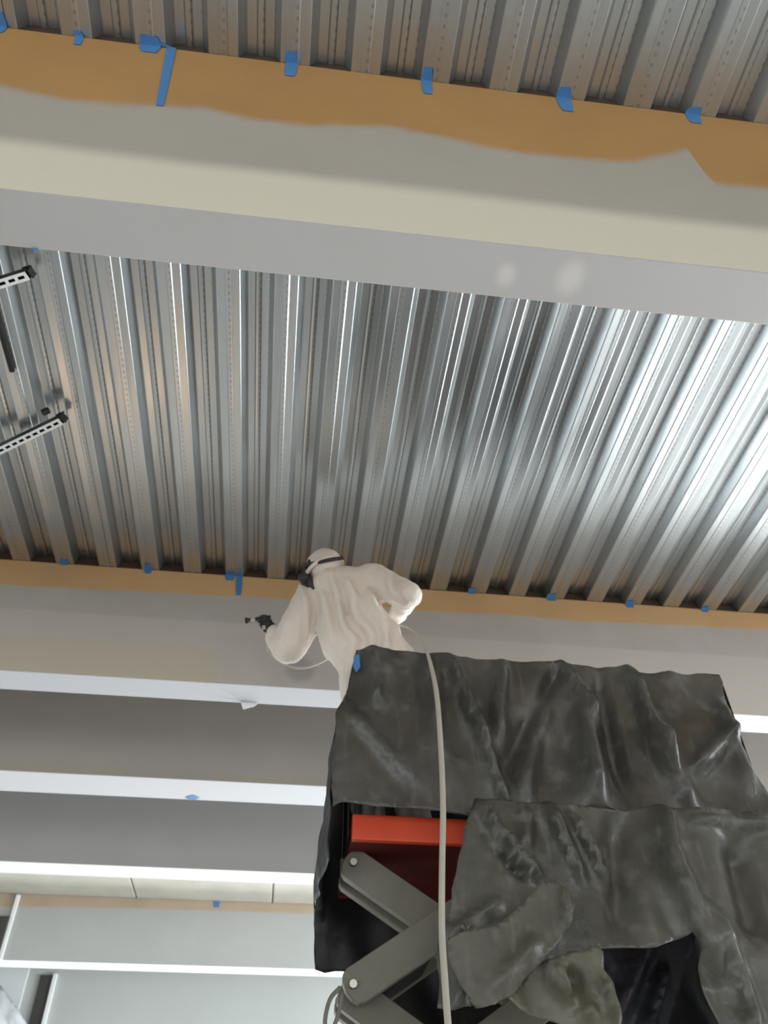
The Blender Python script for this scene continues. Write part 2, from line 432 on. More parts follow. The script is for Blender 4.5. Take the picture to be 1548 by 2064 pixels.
# brown filler blocks closing the upper flutes over each beam
def trapezoid(y0, y1):
    bm = bmesh.new(); q = [(.066, 0), (PITCH-.066, 0), (PITCH-.097, .073), (.097, .073)]
    a = [bm.verts.new((x, y0, z)) for x, z in q]; b = [bm.verts.new((x, y1, z)) for x, z in q]
    bm.faces.new(a[::-1]); bm.faces.new(b)
    for k in range(4): bm.faces.new((a[k], a[(k+1) % 4], b[(k+1) % 4], b[k]))
    return bm
paints = {1: M['b1'], 2: M['b2'], 3: M['b3'], 4: M['b4'], 5: M['b5']}
blabel = {1: 'nearest deep boxed beam with ochre primer band under the deck', 2: 'second boxed beam directly behind the worker in white coveralls',
          3: 'third boxed beam, dark grey face over a white soffit', 4: 'fourth boxed beam, narrow grey face in front of the pale panels',
          5: 'last boxed beam under the pale panels, light grey face'}
for k in (1, 2, 3, 4, 5):
    y0, y1, zb = B[k]
    bm = box((XL, y0, zb+CZ), (XR, y1, DECKZ-.0005), .004)
    o = obj('ceiling_beam', bm, paints[k]); tag(o, blabel[k], kind='structure')
    if k < 3:
        me = None; x = X0-PITCH*27
        while x < XR-PITCH:
            if x > XL:
                if me is None: c = obj('flute_filler', trapezoid(.006, .10), M['closure']); me = c.data
                else: c = obj('flute_filler', None, None, me=me)
                c.location = (x, y0, DECKZ); c.parent = o
            x += PITCH
# pale panels overhead between the fourth and the last beam
yA, yB = B[4][1]-.01, B[5][0]+.01
j1, j2 = PZ(270, 1795, HD).x, PZ(550, 1795, HD).x
wpl = j2-j1
x = j1-wpl*3; me = None
while x < XR:
    a, b_ = max(x, XL)+.008, min(x+wpl, XR)-.008
    o = obj('ceiling_panel', box((a, yA, DECKZ), (b_, yB, DECKZ+.07), .012), M['plank']); o.parent = ceil
    x += wpl
# vertical trims at the far left
Y5 = B[5][0]
pa = P(28, 1826, Y5-.05); 
q = P(31, 1826, Y5); zlow = B[5][2]+CZ
tag(obj('trim_1', box((q.x-.02, Y5-.03, zlow), (q.x+.03, Y5-.0005, DECKZ-.02), .005), M['strut']), kind='structure')
tag(obj('trim_2', box((q.x-.9, Y5-.06, zlow), (q.x-.022, Y5-.0005, DECKZ-.30), .005), M['slot']), kind='structure')
Yw = WALL_F
q1, q2 = P(83, 1966, Yw), P(108, 1966, Yw)
tag(obj('trim_3', box((q1.x, Yw-.03, 2.95), (q2.x, Yw-.0005, q1.z), .005), M['slot']), kind='structure')
tag(obj('trim_4', box((q2.x+.003, Yw-.05, 2.95), (q2.x+.06, Yw-.0005, q1.z+.02), .006), M['strut']), kind='structure')
q3 = P(60, 1966, Yw)
tag(obj('trim_5', box((XL+.3, Yw-.04, 2.95), (q3.x-.02, Yw-.0005, q1.z+.08), .006), M['wallwhite']), kind='structure')

# ------------------------------------------------------------------ cloth helper
def cloth(name, outline, Y, mat, folds, parent=None, cell=.03, noise_amp=.02, thick=.003, tilt=None, seed=0, edge_j=.006, zc=None):
    """Sheet cut to an outline (pixels on the plane Y), folded along ridges (pixel segments)."""
    pts = [P(x, y, Y) for x, y in outline]
    loop = []
    for i, a in enumerate(pts):
        b = pts[(i+1) % len(pts)]; L = (b-a).length; k = max(1, int(L/(cell*.8)))
        for j in range(k):
            p = a.lerp(b, j/k)
            e = noise.noise_vector(Vector((p.x*9+seed, p.z*9, 3.1)))*edge_j*(2 if j else 1)
            loop.append((p.x+e.x, p.z+e.z))
    n = len(loop); v2 = [Vector(p) for p in loop]; ed = [(i, (i+1) % n) for i in range(n)]
    xs = [p[0] for p in loop]; zs = [p[1] for p in loop]
    rnd = random.Random(seed+5)
    x = min(xs)
    while x < max(xs):
        z = min(zs)
        while z < max(zs):
            v2.append(Vector((x+rnd.uniform(-.3, .3)*cell, z+rnd.uniform(-.3, .3)*cell))); z += cell
        x += cell
    vo, eo, fo, *_ = delaunay_2d_cdt(v2, ed, [list(range(n))], 1, 1e-5)
    fl = []
    for (x1, y1, x2, y2, amp, wd) in folds:
        a, b = P(x1, y1, Y), P(x2, y2, Y); fl.append((a.x, a.z, b.x, b.z, amp, wd))
    bm = bmesh.new(); vs = []
    for p in vo:
        d = 0
        for ax, az, bx, bz, amp, wd in fl:
            L2 = (bx-ax)**2+(bz-az)**2; t = max(-.15, min(1.15, ((p.x-ax)*(bx-ax)+(p.y-az)*(bz-az))/L2))
            dd = math.hypot(p.x-ax-t*(bx-ax), p.y-az-t*(bz-az)); taper = min(1, max(0, (t+.15)/.3))*min(1, max(0, (1.15-t)/.3))
            d += 2.3*amp*math.exp(-(dd/wd)**2)*taper
        d += noise_amp*noise.fractal(Vector((p.x*2.4+seed, p.y*1.6, seed)), 1.0, 2.0, 4)
        d += noise_amp*.7*abs(noise.noise(Vector((p.x*5+p.y*1.3, p.y*1.2, seed+9))))
        d += noise_amp*.9*(1-abs(noise.noise(Vector((p.x*3.6+p.y*.9+seed, p.y*.7, seed+3))))*2.2)
        yy = Y-d+(tilt(p.x, p.y) if tilt else 0)
        vs.append(bm.verts.new((p.x, yy, p.y)))
    for f in fo:
        try: bm.faces.new([vs[i] for i in f])
        except ValueError: pass
    bmesh.ops.delete(bm, geom=[v for v in bm.verts if not v.link_faces], context='VERTS')
    o = obj(name, bm, mat, parent, smooth=True)
    so = o.modifiers.new('thickness', 'SOLIDIFY'); so.thickness = thick; so.offset = 1
    return o

# ------------------------------------------------------------------ scissor lift
YF, YR = 3.80, 4.66                          # front and rear rail planes
zt = P(1000, 1332, YF).z; zf = 1.68*1+CZ     # top rail, platform floor height
zfl = P(800, 1640, YF).z                     # top of the red side
xl, xr = P(722, 1325, YF).x+.02, P(1438, 1370, YF).x
lift = thing('scissor_lift', 'red scissor lift raised to the ceiling, its guard rails wrapped in black plastic', 'lift', ((xl+xr)/2, (YF+YR)/2, 0))
zr0 = P(800, 1692, YF).z
# red platform tray
bm = box((xl-.03, YF+.02, zr0), (xr, YF+.06, zfl), .008); obj('platform_side', bm, M['red'], lift)
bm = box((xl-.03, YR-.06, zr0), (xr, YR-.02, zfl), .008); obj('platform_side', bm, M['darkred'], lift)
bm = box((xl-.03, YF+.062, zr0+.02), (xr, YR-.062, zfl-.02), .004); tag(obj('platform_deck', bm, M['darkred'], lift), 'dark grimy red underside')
# rails
ZT = zt-.03
for nm, zz in (('top_rail', ZT), ('mid_rail', (ZT+zfl)/2)):
    path = [(xl, YF+.04, zz), (xr, YF+.04, zz), (xr, YR-.04, zz), (xl, YR-.04, zz), (xl, YF+.04, zz)]
    for a, b in zip(path, path[1:]): obj(nm, tube([a, b], .019, 10), M['dark'], lift)
for xx in (xl, (xl+xr)/2, xr):
    for yy in (YF+.04, YR-.04): obj('guard_post', tube([(xx, yy, zfl-.05), (xx, yy, ZT)], .019, 10), M['dark'], lift)
# scissor arms
def arm(name, a, b, w, d, mat, parent, rounded=True):
    """Box bar from a to b (points in one XZ plane), w high, d deep, with rounded ends."""
    a, b = Vector(a), Vector(b); t = (b-a).normalized(); u = Vector((-t.z, 0, t.x)); bm = bmesh.new()
    loop = []
    for c, s in ((b, 0), (a, math.pi)):
        for k in range(7):
            an = -math.pi/2+math.pi*k/6+s
            loop.append(c+t*math.cos(an)*w*.32+u*math.sin(an)*w/2)
    f = [bm.verts.new(p-Vector((0, d/2, 0))) for p in loop]; g = [bm.verts.new(p+Vector((0, d/2, 0))) for p in loop]
    bm.faces.new(f); bm.faces.new(g[::-1])
    for k in range(len(f)): bm.faces.new((f[k], f[(k+1) % len(f)], g[(k+1) % len(f)], g[k]))
    es = [e for e in bm.edges if len({v.co.y for v in e.verts}) == 1 or abs(e.verts[0].co.y-e.verts[1].co.y) < 1e-6]
    bmesh.ops.bevel(bm, geom=es, offset=.004, segments=1, affect='EDGES')
    return obj(name, bm, mat, parent)
YA = 4.02
T1 = P(712, 1740, YA); C1 = P(900, 1880, YA); L1 = P(712, 2000, YA)
dx = C1.x-T1.x
R1 = Vector((C1.x+dx, YA, L1.z)); R0 = Vector((C1.x+dx, YA, T1.z))
Lb = Vector((L1.x, YA, L1.z))
def ys(v, y): return Vector((v.x, y, v.z))
stack_h = T1.z-L1.z
for lvl in range(int((T1.z-.5)/stack_h)+1):
    zo = -lvl*stack_h; up_v = Vector((0, 0, zo))
    if L1.z+zo < .35: break
    for yy in (4.05, 4.20): arm('scissor_arm', ys(T1, yy)+up_v, ys(R1, yy)+up_v, .15, .06, M['arm'], lift)
    for yy in (3.93, 4.33): arm('scissor_arm', ys(Lb, yy)+up_v, ys(R0, yy)+up_v, .15, .06, M['arm'], lift)
    u0, u1 = ys(Lb, 4.13)+up_v, ys(R0, 4.13)+up_v; t_ = (u1-u0).normalized(); n_ = Vector((t_.z, 0, -t_.x))*.062
    arm('arm_plate', u0+n_+t_*.1, u0.lerp(u1, .36)+n_, .012, .34, M['dark'], lift)
for zo in range(8):
    z = T1.z-zo*stack_h
    if z < .35: break
    for xx in (T1.x, R1.x):
        o = obj('pivot_pin', tube([(xx, 4.008 if zo == 0 else 3.89, z), (xx, 4.38, z)], .018, 10), M['dark'], lift)
        tag(obj('bolt', tube([(xx, 3.996 if zo == 0 else 3.878, z), (xx, 4.007 if zo == 0 else 3.889, z)], .017, 8), M['bolt'], o), 'bright bolt head')
# hanger bracket under the platform holding the top pin
obj('pin_bracket', box((T1.x-.06, YA-.02+.055, T1.z-.03), (T1.x+.06, YA+.055, zr0), .006), M['arm'], lift)
obj('pin_bracket', box((R0.x-.06, YA-.02+.055, R0.z-.03), (R0.x+.06, YA+.055, zr0), .006), M['arm'], lift)
zb = .42
obj('chassis', box((xl-.05, YF+.05, .18), (xr, YR-.05, zb), .03), M['red'], lift)
for xx in (xl+.2, xr-.25):
    for yy in (YF+.06, YR-.06):
        wb = obj('wheel', tube([(xx, yy-.06, .17), (xx, yy+.06, .17)], .17, 24), M['rubber'], lift)
        obj('wheel_hub', tube([(xx, yy-.068, .17), (xx, yy+.068, .17)], .07, 16), M['bolt'], wb)

# ------------------------------------------------------------------ plastic sheets over the lift
front = cloth('plastic_sheet', [(718, 1310), (745, 1311), (790, 1314), (860, 1319), (930, 1326), (1000, 1331), (1080, 1339), (1130, 1341), (1190, 1349), (1250, 1353), (1330, 1357), (1410, 1363), (1440, 1367),
    (1450, 1385), (1456, 1430), (1475, 1490), (1500, 1518), (1512, 1560), (1532, 1600), (1552, 1645), (1540, 1662), (1400, 1655), (1200, 1650), (1050, 1642), (985, 1640), (955, 1648), (938, 1660), (800, 1648), (684, 1633),
    (668, 1640), (664, 1600), (667, 1540), (672, 1490), (676, 1450), (684, 1432), (698, 1405), (706, 1370), (712, 1335)], YF-.03, M['tarp'],
    [(745, 1318, 760, 1420, .03, .03), (905, 1335, 965, 1500, .055, .035), (960, 1480, 1010, 1625, .045, .035), (880, 1330, 870, 1480, .02, .04), (1010, 1345, 1000, 1500, .035, .04),
     (1128, 1345, 1190, 1480, .05, .03), (1160, 1440, 1190, 1620, .06, .06), (1260, 1360, 1330, 1560, .06, .04), (1300, 1500, 1380, 1640, .05, .06), (1090, 1420, 1050, 1600, .03, .05),
     (700, 1440, 830, 1590, .025, .04), (1440, 1420, 1500, 1600, .04, .05), (1390, 1560, 1470, 1480, .035, .04), (1130, 1345, 1010, 1560, -.03, .04), (1200, 1360, 1250, 1600, -.03, .05)],
    noise_amp=.035, cell=.022, tilt=lambda x, z: -.10*max(0, (zt-z))*(.4+.6*math.sin(x*3)**2), seed=3)
tag(front, 'dark grey plastic sheet hung from the top rail, upper one facing the camera', 'sheet')
low = cloth('plastic_sheet', [(952, 1620), (1000, 1617), (1050, 1622), (1100, 1627), (1180, 1630), (1250, 1632), (1330, 1634), (1400, 1634), (1470, 1636), (1530, 1640), (1600, 1655), (1700, 1680), (1720, 2300), (1560, 2330), (1480, 2180),
    (1437, 2064), (1412, 2010), (1395, 1960), (1386, 1918), (1375, 1894), (1345, 1905), (1310, 1922), (1250, 1920), (1203, 1924), (1130, 1935), (1076, 1958), (1050, 1990), (1020, 2016), (1000, 2022), (969, 2028), (940, 2040), (905, 2046), (876, 2040),
    (880, 2000), (876, 1950), (884, 1900), (893, 1875), (905, 1840), (912, 1790), (925, 1720), (940, 1660)], YF-.19, M['tarp_low'],
    [(960, 1625, 1030, 1730, .05, .022), (1030, 1730, 1080, 1780, .04, .02), (1005, 1720, 1050, 1775, -.05, .016), (1100, 1640, 1160, 1780, .035, .03), (1150, 1660, 1220, 1790, .04, .025), (1330, 1640, 1340, 1760, .045, .05),
     (1340, 1760, 1420, 1960, .06, .06), (1420, 1850, 1500, 2100, .05, .05), (900, 1880, 1010, 2010, .045, .022), (905, 1900, 925, 2040, .03, .025), (900, 1895, 1000, 1830, .03, .03), (1240, 1650, 1250, 1900, -.04, .06),
     (1400, 1660, 1540, 1665, .03, .02), (1480, 1700, 1520, 1900, -.05, .08), (1440, 1930, 1480, 2060, -.04, .03), (1060, 1640, 1050, 1720, .02, .03)],
    noise_amp=.04, cell=.022, tilt=lambda x, z: -.06*max(0, (zfl-z)), seed=11)
tag(low, 'dusty grey plastic sheet tied below the platform with a ragged arched hem', 'sheet')
pm = low.matrix_world
flap = cloth('plastic_sheet', [(1088, 1783), (1118, 1775), (1143, 1796), (1157, 1830), (1152, 1862), (1128, 1895), (1100, 1925), (1070, 1962), (1035, 2006), (1000, 2026), (958, 2034), (925, 1990), (905, 1935), (902, 1892), (950, 1874), (1010, 1858), (1050, 1825)], YF-.36, M['tarp_flap'],
    [(1135, 1800, 1140, 1870, .02, .02), (1080, 1900, 1000, 1990, .02, .03)], noise_amp=.015, cell=.02, seed=17)
tag(flap, 'small olive flap of plastic folded over the lower grey sheet', 'sheet')
oliv = cloth('plastic_sheet', [(1018, 2022), (1045, 1990), (1075, 1952), (1130, 1930), (1196, 1915), (1206, 1925), (1207, 1962), (1228, 1990), (1242, 2030), (1244, 2060), (1236, 2110), (1190, 2100), (1150, 2072), (1110, 2058), (1060, 2040)], YF-.30, M['tarp_olive'],
    [(1100, 1950, 1190, 2060, .03, .03), (1205, 1990, 1235, 2060, .03, .02), (1150, 1960, 1160, 2040, -.03, .03)], noise_amp=.05, cell=.018, seed=21)
tag(oliv, 'crumpled olive plastic bundle with white dust at the bottom of the lift', 'sheet')
inner = cloth('plastic_sheet', [(1195, 1880), (1330, 1870), (1400, 1880), (1380, 1960), (1340, 2070), (1300, 2200), (1230, 2200), (1232, 2040), (1222, 1980), (1200, 1950)], 4.30, M['tarp_blue'],
    [(1300, 1900, 1240, 2040, .06, .03), (1330, 1960, 1290, 2100, .06, .02), (1210, 1930, 1240, 2000, -.03, .03)], noise_amp=.03, cell=.025, seed=25)
tag(inner, 'blue-black plastic sheet hanging inside the lift behind the arched gap', 'sheet')
rear = cloth('plastic_sheet', [(700, 1475), (672, 1600), (655, 1690), (638, 1760), (633, 1850), (632, 1935), (634, 1958), (655, 1966), (690, 1962), (730, 1985), (742, 2025), (748, 2150), (900, 2300), (1250, 2420), (1600, 2380), (1560, 2000), (1480, 1700), (1400, 1530), (1100, 1500)], YR+.10, M['tarp_black'],
    [(660, 1760, 650, 1940, .02, .03), (900, 1600, 900, 2000, .03, .06)], noise_amp=.03, cell=.04, seed=31)
tag(rear, 'black plastic sheet closing the rear side of the lift', 'sheet')
# left end sheet, wraps from the front rail to the rear rail
def end_sheet():
    bm = bmesh.new(); fr = [(716, 1318), (708, 1350), (700, 1395), (680, 1436), (674, 1480), (669, 1540), (665, 1600), (668, 1640), (660, 1690), (664, 1730)]
    rr = [(700, 1475), (692, 1500), (684, 1540), (676, 1580), (670, 1610), (663, 1650), (655, 1690), (640, 1750), (633, 1800), (633, 1860)]
    rows = []
    for k in range(31):
        t = k/30*(len(fr)-1); i = min(int(t), len(fr)-2); u = t-i
        a = P(*fr[i], YF-.02).lerp(P(*fr[i+1], YF-.02), u); b = P(*rr[i], YR+.03).lerp(P(*rr[i+1], YR+.03), u)
        row = []
        for j in range(25):
            s = j/24; p = a.lerp(b, s); p.x += -.05*math.sin(s*math.pi)*math.sin(min(1, k/10)*math.pi/2)*.4+.03*noise.noise(Vector((p.y*6, p.z*5, 2)))*math.sin(s*math.pi)
            row.append(bm.verts.new(p))
        rows.append(row)
    for a, b in zip(rows, rows[1:]):
        for j in range(24): bm.faces.new((a[j], a[j+1], b[j+1], b[j]))
    o = obj('plastic_sheet', bm, M['tarp_black'], smooth=True); s = o.modifiers.new('thickness', 'SOLIDIFY'); s.thickness = .003
    return o
tag(end_sheet(), 'black plastic sheet wrapping the left end of the lift platform', 'sheet')
# right end sheet
def right_end():
    bm = bmesh.new(); rows = []
    for k in range(21):
        z = zt-.01-(zt-1.9)*k/20; row = []
        for j in range(17):
            s = j/16; y = YF-.02+(YR-YF+.03)*s
            row.append(bm.verts.new((xr+.035+.05*noise.noise(Vector((y*5, z*2.5, 7)))*math.sin(s*math.pi)+.05*k/20, y, z)))
        rows.append(row)
    for a, b in zip(rows, rows[1:]):
        for j in range(16): bm.faces.new((a[j], a[j+1], b[j+1], b[j]))
    o = obj('plastic_sheet', bm, M['tarp_black'], smooth=True); s = o.modifiers.new('thickness', 'SOLIDIFY'); s.thickness = .003
    return o
tag(right_end(), 'black plastic sheet wrapping the right end of the lift platform', 'sheet')
# strap ring at the lower left of the arms
Lp = P(668, 2020, YA-.14)
sb = bmesh.new(); add_tube(sb, smooth_path([P(686, 1990, YA-.14), P(665, 2015, YA-.15), P(655, 2060, YA-.15), P(664, 2085, YA-.15), P(680, 2050, YA-.15), P(690, 2000, YA-.14)], 6), .009, 8)
tag(obj('tie_wire', sb, M['arm'], smooth=True), 'looped wire tie hanging at the left end of the scissor arms', 'wire')

# ------------------------------------------------------------------ the worker
Yp = 4.08
ZF = zfl-.02                                  # standing surface
head = P(650, 1151, Yp); neck = P(672, 1178, Yp+.05)
sL, sR = P(634, 1204, 4.20), P(752, 1172, 4.06)
eL, wL = P(578, 1308, 4.22), P(551, 1274, 4.34)
eR, wR = P(823, 1198, 3.96), P(797, 1246, 4.26)
chest = P(694, 1205, 4.14); belly = P(728, 1280, 4.12); pel = P(768, 1360, 4.12)
hipL, hipR = pel+Vector((-.10, .02, -.03)), pel+Vector((.10, -.02, -.03))
kL, kR = Vector((hipL.x+.03, hipL.y+.12, ZF+.50)), Vector((hipR.x+.05, hipR.y+.10, ZF+.50))
aL, aR = Vector((kL.x+.02, kL.y-.04, ZF+.10)), Vector((kR.x+.03, kR.y-.06, ZF+.10))
person = thing('person', 'person in white hooded coveralls and dark respirator, back turned, spraying the beam', 'person', (pel.x, pel.y, ZF))
CS = capsule_solid
face_dir = Vector((-.88, .42, -.10)).normalized()
side = face_dir.cross(Vector((0, 0, 1))).normalized(); upv = side.cross(face_dir)
HR = Matrix((face_dir, side, upv)).transposed()
def H(f, s, u): return head + face_dir*f + side*s + upv*u
toe = Vector((-.30, .85, 0)).normalized()
body = [ellipsoid(H(0, 0, .02), (.095, .075, .105), HR), ellipsoid(H(.04, 0, -.06), (.06, .055, .065), HR), CS(H(.095, 0, 0), H(.112, 0, -.03), .010, .015),
        CS(H(-.01, .078, 0), H(-.01, .078, -.03), .012, .010), CS(H(-.01, -.078, 0), H(-.01, -.078, -.03), .012, .010),
        CS(head+Vector((0, 0, -.06)), neck+Vector((0, 0, -.06)), .055, .062), CS(neck, chest, .06, .10), CS(chest, belly, .10, .10), CS(belly, pel, .10, .10),
        CS(sL, sR, .05, .05), CS(sL, eL, .052, .042), CS(eL, wL, .042, .030), CS(sR, eR, .052, .042), CS(eR, wR, .042, .030),
        CS(hipL, kL, .085, .058), CS(kL, aL, .056, .042), CS(hipR, kR, .085, .058), CS(kR, aR, .056, .042), CS(aL, aL+toe*.12-Vector((0, 0, .06)), .04, .03), CS(aR, aR+toe*.12-Vector((0, 0, .06)), .04, .03)]
blend('body', body, .012, 3, M['skin'], person)
def folds(p, nn):
    back = max(0, -nn.y)
    t = (p.z-pel.z)/(neck.z-pel.z)
    xc = belly.x+(chest.x-belly.x)*max(0, min(1.3, t*1.3-.3))
    lx = p.x-xc
    a = math.sin(lx*58+noise.noise(Vector((p.x*5, p.y*5, p.z*4)))*3.5+2*t)
    d = .023*a*back*(1 if abs(lx) < .3 else 0)*min(1, max(0, (1.05-t)*4))
    d += .010*noise.fractal(Vector((p.x*9, p.y*9, p.z*6)), 1, 2, 3)
    d += .006*abs(noise.noise(Vector((p.x*22, p.y*22, p.z*12))))
    return d
wv = (sR-sL).normalized()
suit_s = [CS(sL+Vector((.04, 0, -.0)), sR+Vector((-.03, 0, -.0)), .11, .115), CS(neck+Vector((0, 0, .01)), chest, .105, .17),
          CS(H(-.05, 0, -.095), sR.lerp(chest, .4)+Vector((-.03, 0, .01)), .085, .13), CS(H(-.02, 0, -.09), sL+Vector((.05, 0, .0)), .085, .12),
          CS(chest-wv*.09, belly-wv*.10, .14, .16), CS(chest+wv*.03, belly+wv*.07, .14, .15), CS(belly-wv*.09, pel-wv*.05, .16, .16), CS(belly+wv*.07, pel+wv*.08, .15, .165),
          CS(sL, sL.lerp(eL, .75)+Vector((0, 0, -.0)), .135, .115), CS(sL.lerp(eL, .7), eL+Vector((.012, 0, .01)), .115, .100), CS(eL+Vector((.012, 0, .01)), eL.lerp(wL, .75), .098, .072), CS(eL.lerp(wL, .75), wL, .068, .044),
          CS(sR, eR, .115, .085), CS(eR, eR.lerp(wR, .8), .085, .062), CS(eR.lerp(wR, .8), wR, .062, .045),
          CS(hipL, kL, .145, .105), CS(kL, aL, .105, .085), CS(hipR, kR, .145, .105), CS(kR, aR, .105, .085)]
blend('coverall', suit_s, .011, 6, M['suit'], person, folds)
# hood: shell around the skull, open towards the face
hb = ellipsoid(H(-.012, 0, .028), (.122, .104, .130), HR, 4)
hb2 = bmesh.ops.delete(hb, geom=[v for v in hb.verts if (v.co-head).dot(face_dir) > .055 and (v.co-head).dot(upv) < .055], context='VERTS')
for v in hb.verts: v.co += (v.co-head).normalized()*.006*noise.noise(v.co*14)
hood = obj('hood', hb, M['suit'], person, True); s_ = hood.modifiers.new('thickness', 'SOLIDIFY'); s_.thickness = .004
# hood rim roll
def ring(cf, cu, rs, ru, tilt, r, n=40, f0=0, f1=2*math.pi):
    pts = []
    for k in range(n+1):
        a = f0+(f1-f0)*k/n; pts.append(H(cf+rs*math.cos(a), ru*math.sin(a), cu+tilt*rs*math.cos(a)))
    return pts
obj('hood_rim', tube(ring(-.010, -.012, .122, .108, -.42, .012), .013, 8), M['suit'], hood, True)
hc = H(-.012, 0, .028); vd = ray(650, 1130).normalized(); e2 = (AX*math.cos(.20)+AY*math.sin(.20)); e1 = (vd-e2*vd.dot(e2)).normalized(); e1 = (e1-AY*.12).normalized()
sp_ = []
for k in range(49):
    a = 2*math.pi*k/48; dv = (AY*.030+e1*.12*math.cos(a)+e2*.11*math.sin(a)); l = HR.transposed() @ dv
    sp_.append(hc+dv/math.sqrt((l.x/.122)**2+(l.y/.104)**2+(l.z/.130)**2)*1.06)
sbm = tube(sp_, .0125, 8); st = tag(obj('goggle_strap', sbm, M['rubber'], person, True), 'black strap around the white hood')
# goggles and half-mask respirator
gb = ellipsoid(H(.090, 0, .005), (.035, .070, .032), HR, 3); obj('goggles', gb, M['rubber'], person, True)
rs_ = [ellipsoid(H(.092, 0, -.065), (.055, .060, .065), HR), CS(H(.07, -.04, -.09), H(.05, -.03, -.14), .03, .018), CS(H(.09, .05, -.07), H(.10, .085, -.085), .032, .036), CS(H(.09, -.05, -.07), H(.10, -.085, -.085), .032, .036), CS(H(.12, 0, -.08), H(.14, 0, -.10), .02, .018)]
blend('respirator', rs_, .006, 2, M['rubber'], person)
# gloves
def hand(w, d, palm_n, curl, mirror=1, name='glove'):
    """Gloved hand: palm and five separate fingers curling towards palm_n."""
    d = d.normalized(); pn = (palm_n-d*palm_n.dot(d)).normalized(); sd = d.cross(pn)*mirror
    S = [CS(w-d*.03, w+d*.02, .036, .034)]
    pc = w+d*.055
    for k in range(4):
        off = sd*((k-1.5)*.020)
        S.append(CS(w+d*.015+off*.7, w+d*.088+off, .017, .013))
    S.append(CS(pc-sd*.02, pc+sd*.02, .02, .02))
    ln = [.072, .080, .074, .058]
    for k in range(4):
        off = sd*((k-1.5)*.0225); p = w+d*.088+off; a = 0; L = ln[k]
        for seg, fr, rr in ((0, .45, .0105), (1, .32, .0098), (2, .25, .009)):
            a += curl*(.75 if seg == 0 else 1)
            q = p+(d*math.cos(a)+pn*math.sin(a))*L*fr
            S.append(CS(p, q, rr+.0005, rr-.0006)); p = q
    th = w+d*.03-sd*.032
    q = th+(d*.55-sd*.55+pn*.5).normalized()*.038; q2 = q+(d*.75+sd*.15+pn*.6).normalized()*.032
    S.append(CS(th, q, .015, .012)); S.append(CS(q, q2, .0115, .0095))
    return blend(name, S, .0045, 2, M['glove'], person)
gpt = P(535, 1238, 4.42)                      # where the gun is held
hd = (gpt-wL).normalized()
tag(hand(wL+hd*.038, hd, Vector((-.9, .25, .15)), .62, 1), 'black glove')
hand(wR, (P(770, 1262, 4.32)-wR), Vector((-.6, -.3, -.3)), .35, -1)
for an in (aL, aR):
    bt = CS(an+Vector((0, 0, .02)), an+Vector((0, 0, -.06)), .05, .038), CS(an+Vector((0, 0, -.062)), an+toe*.16+Vector((0, 0, -.066)), .036, .034)
    blend('boot', list(bt), .008, 2, M['boot'], person)
# spray gun
g0 = wL+hd*.132
gdir = Vector((-.93, .36, .02)).normalized(); gup = Vector((0, 0, 1)); 
gun = thing('spray_gun', 'small metal spray gun held in the black-gloved hand against the beam', 'spray gun', g0)
gc = g0+Vector((-.028, .014, 0.01))
obj('gun_body', tube([gc-gdir*.04+gup*.022, gc+gdir*.06+gup*.022], .014, 12), M['dark'], gun, True)
obj('grip', tube([gc-gdir*.015+gup*.02, gc-gdir*.03-gup*.075], .012, 10), M['dark'], gun, True)
obj('trigger', tube(smooth_path([gc+gdir*.03+gup*.01, gc+gdir*.022-gup*.02, gc+gdir*.012-gup*.055], 4), .005, 6), M['dark'], gun, True)
obj('nozzle', tube([gc+gdir*.06+gup*.022, gc+gdir*.105+gup*.022], [.009, .007], 10), M['frame'], gun, True)
obj('tip_guard', tube([gc+gdir*.10+gup*.022, gc+gdir*.128+gup*.022], [.012, .021], 12), M['dark'], gun, True)

# ------------------------------------------------------------------ hose
hp = [gc-gdir*.03-gup*.09, gc+Vector((.06, .05, -.22)), Vector((sL.x, 4.48, belly.z-.02)), P(760, 1268, 4.42), P(812, 1262, 4.15), P(845, 1284, 3.95), P(858, 1308, YF-.05), P(868, 1340, YF-.13), P(880, 1400, YF-.22), P(888, 1500, YF-.32), P(893, 1620, YF-.38), P(891, 1760, YF-.42), P(891, 1880, YF-.43),
      P(897, 1980, YF-.45), P(903, 2064, YF-.46), P(915, 2200, YF-.47)]
e = hp[-1]; hp += [Vector((e.x+.02, e.y-.1, .5)), Vector((e.x+.05, e.y-.25, .06)), Vector((e.x+.3, e.y-.9, .02)), Vector((e.x+1.2, e.y-1.6, .02))]
hs = smooth_path(hp, 8); rr = [.006 if i < 40 else .006+min(1, (i-40)/24)*.0075 for i in range(len(hs))]
ho = obj('hose', tube(hs, rr, 10), M['hose'], smooth=True); tag(ho, 'tan hose running over the wrapped guard rail and down the front of the lift', 'hose')

